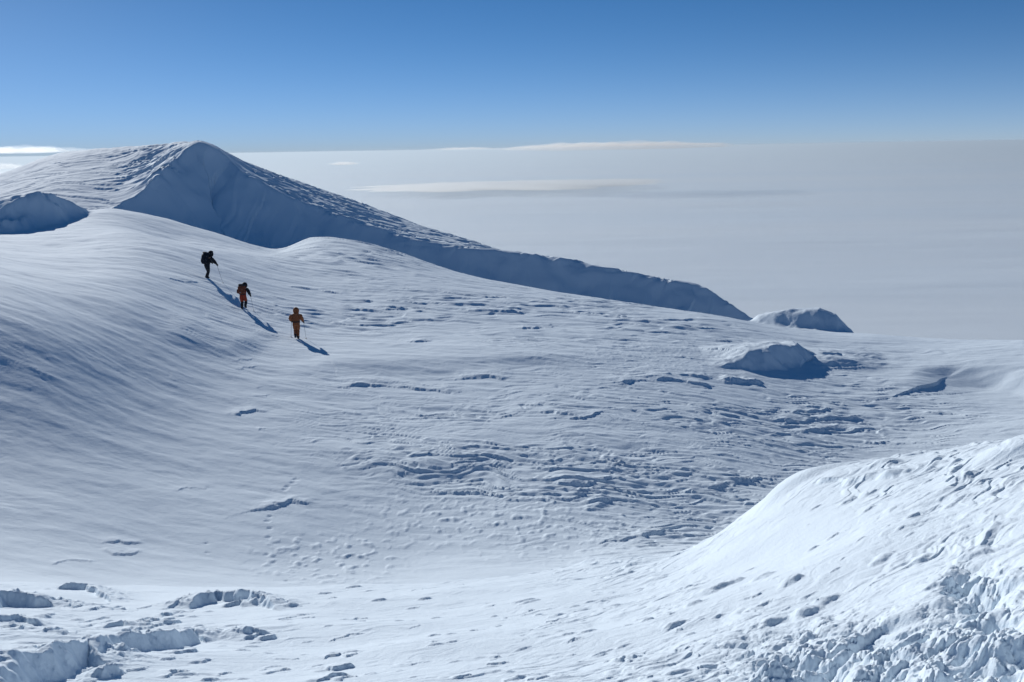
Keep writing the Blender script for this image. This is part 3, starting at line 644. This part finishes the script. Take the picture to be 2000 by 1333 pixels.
    pv = J['belly'].lerp(J['pelvis'], .55); bm = bmesh.new(); bmesh.ops.create_cone(bm, segments=20, radius1=1, radius2=1, depth=.055)
    for v in bm.verts: v.co = Vector((pv.x + v.co.x * .226, pv.y + v.co.y * .195, pv.z + v.co.z))
    me = bpy.data.meshes.new('harness'); bm.to_mesh(me); bm.free(); finish('harness', me, M_DRK, P)
    h = J['head']
    shell("hood", (h.x, h.y - .01, h.z + .03), (.175, .19, .205), hood, P, cut=lambda x, y, z: y > .55 and -.65 < z < .55)
    return P, J

def rest(px, py):
    """ground height under a place of the finished snow"""
    p = BASE.hit(px, py); r = math.hypot(p[0], p[1]); i = np.searchsorted(S1, math.log(r)); j = np.searchsorted(TH1, math.atan2(p[0], p[1]))
    return Vector((X[i, j], Y[i, j], Z[i, j] + EYE))
def ground_at(x, y):
    i = np.searchsorted(S1, math.log(math.hypot(x, y))); j = np.searchsorted(TH1, math.atan2(x, y)); return Z[i, j] + EYE
def seat_feet(P, feet):
    """lower or raise the figure so that the lower sole meets the snow"""
    mw = Matrix.Translation(P.location) @ P.rotation_euler.to_matrix().to_4x4() @ Matrix.Diagonal((*P.scale, 1))
    P.location.z += min(ground_at(*(mw @ f).xy) - (mw @ f).z + .035 * P.scale[0] for f in feet); return P
def pole(P, hand, tip_xy, label):
    mw = Matrix.Translation(P.location) @ P.rotation_euler.to_matrix().to_4x4() @ Matrix.Diagonal((*P.scale, 1))
    h = mw @ hand; t = mw @ Vector((*tip_xy, 0)); t.z = ground_at(t.x, t.y) - .04; d = (h - t).normalized(); h = h + d * .10; h0 = h - d * .02
    e = bpy.data.objects.new("trekking_pole", None); COL.objects.link(e); e.location = t
    e["label"] = label; e["category"] = "trekking pole"; e["group"] = "trekking poles of the climbers"
    L = (h - t).length; o = lambda a: d * a
    rods("shaft", [(o(0), o(L * .45), .006, .008), (o(L * .45), o(L - .14), .009, .010)], M_ALU, e)
    rods("grip", [(o(L - .14), o(L - .03), .016, .017), (o(L - .03), o(L), .022, .016)], M_DRK, e)
    rods("basket", [(o(.07), o(.08), .045, .04, 12)], M_DRK, e)
def pack(P, centre, size, material, label, top=None, tilt=0.0):
    e = bpy.data.objects.new("backpack", None); COL.objects.link(e); e.matrix_world = Matrix.Translation(P.location) @ P.rotation_euler.to_matrix().to_4x4() @ Matrix.Diagonal((*P.scale, 1)) @ Matrix.Translation(centre) @ Matrix.Rotation(tilt, 4, 'X')
    e["label"] = label; e["category"] = "backpack"; e["group"] = "backpacks of the climbers"
    bag("pack_body", (0, 0, 0), size, material, e)
    bag("lid", (0, .01, size[2] + .03), (size[0] * 1.06, size[1] * 1.05, .075), top or material, e, taper=-.1)
    bag("side_pocket", (size[0] * 1.02, -.01, -size[2] * .35), (.05, size[1] * .6, .14), material, e); bag("side_pocket", (-size[0] * 1.02, -.01, -size[2] * .35), (.05, size[1] * .6, .14), material, e)
    for sx in (-1, 1):
        a = [(sx * .11, size[1] * .8, size[2] * .75), (sx * .14, size[1] + .16, size[2] * .85), (sx * .15, size[1] + .27, size[2] * .35), (sx * .16, size[1] + .12, -size[2] * .5), (sx * .12, size[1] * .8, -size[2] * .7)]
        skinned("shoulder_strap", a, [(0, 1), (1, 2), (2, 3), (3, 4)], [(.03, .012)] * 5, M_DRK, e, sub=1)
    return e

# lowest climber: ochre down suit, seen from behind
J1 = dict(pelvis=(0, 0, .93), belly=(0, .03, 1.12), chest=(.0, .10, 1.34), neck=(.01, .16, 1.49), head=(.0, .22, 1.58), l_sh=(-.20, .08, 1.41), l_el=(-.33, .02, 1.17), l_wr=(-.28, .22, 1.03), r_sh=(.20, .09, 1.41), r_el=(.31, .08, 1.17), r_wr=(.37, .22, .98),
          l_hip=(-.09, .0, .88), l_knee=(-.08, .14, .50), l_ank=(-.07, -.14, .22), l_toe=(-.08, .0, .10), r_hip=(.09, .0, .88), r_knee=(.07, .10, .48), r_ank=(.05, .06, .08), r_toe=(.06, .23, .035))
g = rest(580, 668)
P1, JJ = figure("person in an ochre hooded down suit, lowest of the three climbers", J1, M_TAN, M_TAN, M_TAN, M_DRK, M_TAN, g, math.radians(4), .90)
seat_feet(P1, [Vector(J1['r_ank']) + Vector((0, 0, -.045)), Vector(J1['r_toe'])])
pole(P1, JJ['r_wr'] + Vector((.02, .03, -.06)), (.46, .42), "thin trekking pole on the right side of the ochre suited climber")
pole(P1, JJ['l_wr'] + Vector((-.02, .03, -.06)), (-.38, .30), "thin trekking pole on the left side of the ochre suited climber")
# middle climber: red suit, dark sleeves, charcoal and rust pack
J2 = dict(pelvis=(0, 0, .92), belly=(0, .06, 1.10), chest=(.0, .16, 1.30), neck=(.01, .25, 1.46), head=(.04, .30, 1.51), l_sh=(-.19, .16, 1.37), l_el=(-.34, .12, 1.13), l_wr=(-.30, .32, .98), r_sh=(.19, .17, 1.37), r_el=(.34, .20, 1.12), r_wr=(.36, .34, .90),
          l_hip=(-.10, .0, .88), l_knee=(-.10, .08, .46), l_ank=(-.09, -.04, .08), l_toe=(-.10, .13, .035), r_hip=(.10, .0, .88), r_knee=(.11, .20, .52), r_ank=(.10, .06, .16), r_toe=(.11, .22, .10))
g = rest(475, 605)
P2, JJ = figure("person in a red suit with black sleeves, middle of the three climbers", J2, M_RED, M_BLK, M_BLK, M_DRK, M_BLK, g, math.radians(-14), .86)
seat_feet(P2, [Vector(J2['l_ank']) + Vector((0, 0, -.045)), Vector(J2['l_toe'])])
pole(P2, JJ['r_wr'] + Vector((.01, .02, -.06)), (.46, .50), "thin trekking pole held by the red suited climber")
e = pack(P2, (-.05, -.06, 1.28), (.21, .15, .29), M_RUST, "rust coloured backpack with a charcoal lid on the red suited climber", top=M_PACK, tilt=-.35)
e.children[0]["label"] = "rust red pack body with a pale patch"
bag("patch", (.03, -.118, -.20), (.04, .012, .03), M_PALE, e.children[0])
# highest climber: black clothes, big black pack, bent forward
J3 = dict(pelvis=(0, 0, .92), belly=(0, .06, 1.09), chest=(.0, .17, 1.29), neck=(.0, .27, 1.45), head=(.0, .34, 1.53), l_sh=(-.19, .18, 1.35), l_el=(-.30, .26, 1.10), l_wr=(-.28, .44, .98), r_sh=(.19, .18, 1.35), r_el=(.26, .38, 1.12), r_wr=(.26, .55, .90),
          l_hip=(-.10, .0, .86), l_knee=(-.10, .13, .46), l_ank=(-.09, .0, .08), l_toe=(-.10, .17, .035), r_hip=(.10, .0, .86), r_knee=(.10, .05, .44), r_ank=(.09, -.14, .10), r_toe=(.10, .02, .035))
g = rest(404, 545)
P3, JJ = figure("person all in black bent under a big black pack, highest of the three climbers", J3, M_BLK, M_BLK, M_BLK, M_DRK, M_BLK, g, math.radians(-52), .97)
seat_feet(P3, [Vector(J3['l_ank']) + Vector((0, 0, -.045)), Vector(J3['r_toe'])])
pole(P3, JJ['r_wr'] + Vector((.01, .02, -.06)), (.36, .86), "thin trekking pole planted ahead of the black clad climber")
pack(P3, (0, -.10, 1.27), (.23, .19, .34), M_NAVY, "big black backpack on the climber dressed in black", tilt=-.35)

# ------------------------------------------------------------------ long low clouds on the horizon
def cloud_stuff(dens):
    m = bpy.data.materials.new("cloud_vapour"); m.use_nodes = True; n = m.node_tree.nodes; n.clear()
    o = n.new("ShaderNodeOutputMaterial"); v = n.new("ShaderNodeVolumePrincipled"); v.inputs["Color"].default_value = (.99, .985, .97, 1)
    v.inputs["Density"].default_value = dens; v.inputs["Anisotropy"].default_value = .6; m.node_tree.links.new(v.outputs[0], o.inputs["Volume"]); return m
def cloud(px, py, r, wid, dep, hi, dens, label, skew=0.0):
    p = at(px, py, r); bm = bmesh.new(); bmesh.ops.create_uvsphere(bm, u_segments=128, v_segments=32, radius=1)
    for v in bm.verts:
        k = 1 + .30 * float(fbm(np.array([v.co.x * 2.0]), np.array([v.co.y * 2.0 + px]), 700, 4)[0])
        v.co.x = v.co.x * k + skew * v.co.y; v.co.y *= k; v.co.z *= (.35 if v.co.z < 0 else 1) * (1 + .5 * float(fbm(np.array([v.co.x * 5]), np.array([v.co.y * 3]), 710, 3)[0]))
    me = bpy.data.meshes.new("cloud"); bm.to_mesh(me); bm.free(); o = finish("cloud", me, cloud_stuff(dens), None)
    o.scale = (wid / 2, dep / 2, hi); o.location = (p[0], p[1], p[2] + EYE); o.rotation_euler = (0, 0, -math.atan2(p[0], p[1]))
    o["label"] = label; o["category"] = "cloud"; o["group"] = "low clouds over the cloud sea"
cloud(1010, 362, 37000, 10400, 9500, 75, 3.2e-3, "long bright white cloud streak well below the horizon", .35)
cloud(1200, 289, 36000, 7600, 5000, 190, 6e-4, "widest white cloud bank lying right along the horizon")
cloud(905, 292, 40000, 2600, 2000, 70, 6e-4, "thin faint white cloud sliver on the horizon beside the wide cloud bank")
cloud(672, 321, 24000, 620, 560, 50, 3e-3, "small bright white cloud puff just right of the peak")
cloud(20, 297, 50000, 6000, 3000, 230, 3e-4, "pinkish cloud strip in the blue sky left of the peak")
cloud(-5, 328, 40000, 1500, 1200, 150, 1e-3, "small cream cloud low beside the left shoulder of the peak")

# ------------------------------------------------------------------ the air over the cloud sea
def haze(dens):
    D = 270000.0; bm = bmesh.new(); bmesh.ops.create_cube(bm, size=1)
    for v in bm.verts: v.co = Vector((v.co.x * 2 * D, v.co.y * 2 * D, -1501.0 if v.co.z < 0 else 8.0))
    me = bpy.data.meshes.new("haze"); bm.to_mesh(me); bm.free()
    m = bpy.data.materials.new("haze"); m.use_nodes = True; n = m.node_tree.nodes; n.clear(); o = n.new("ShaderNodeOutputMaterial"); v = n.new("ShaderNodeVolumePrincipled")
    v.inputs["Color"].default_value = (.79, .91, 1, 1); v.inputs["Density"].default_value = dens; v.inputs["Anisotropy"].default_value = .32
    m.node_tree.links.new(v.outputs[0], o.inputs["Volume"]); me.materials.append(m)
    o = bpy.data.objects.new("haze", me); COL.objects.link(o); o["kind"] = "stuff"
HAZE = 1.9e-5
if HAZE: haze(HAZE)
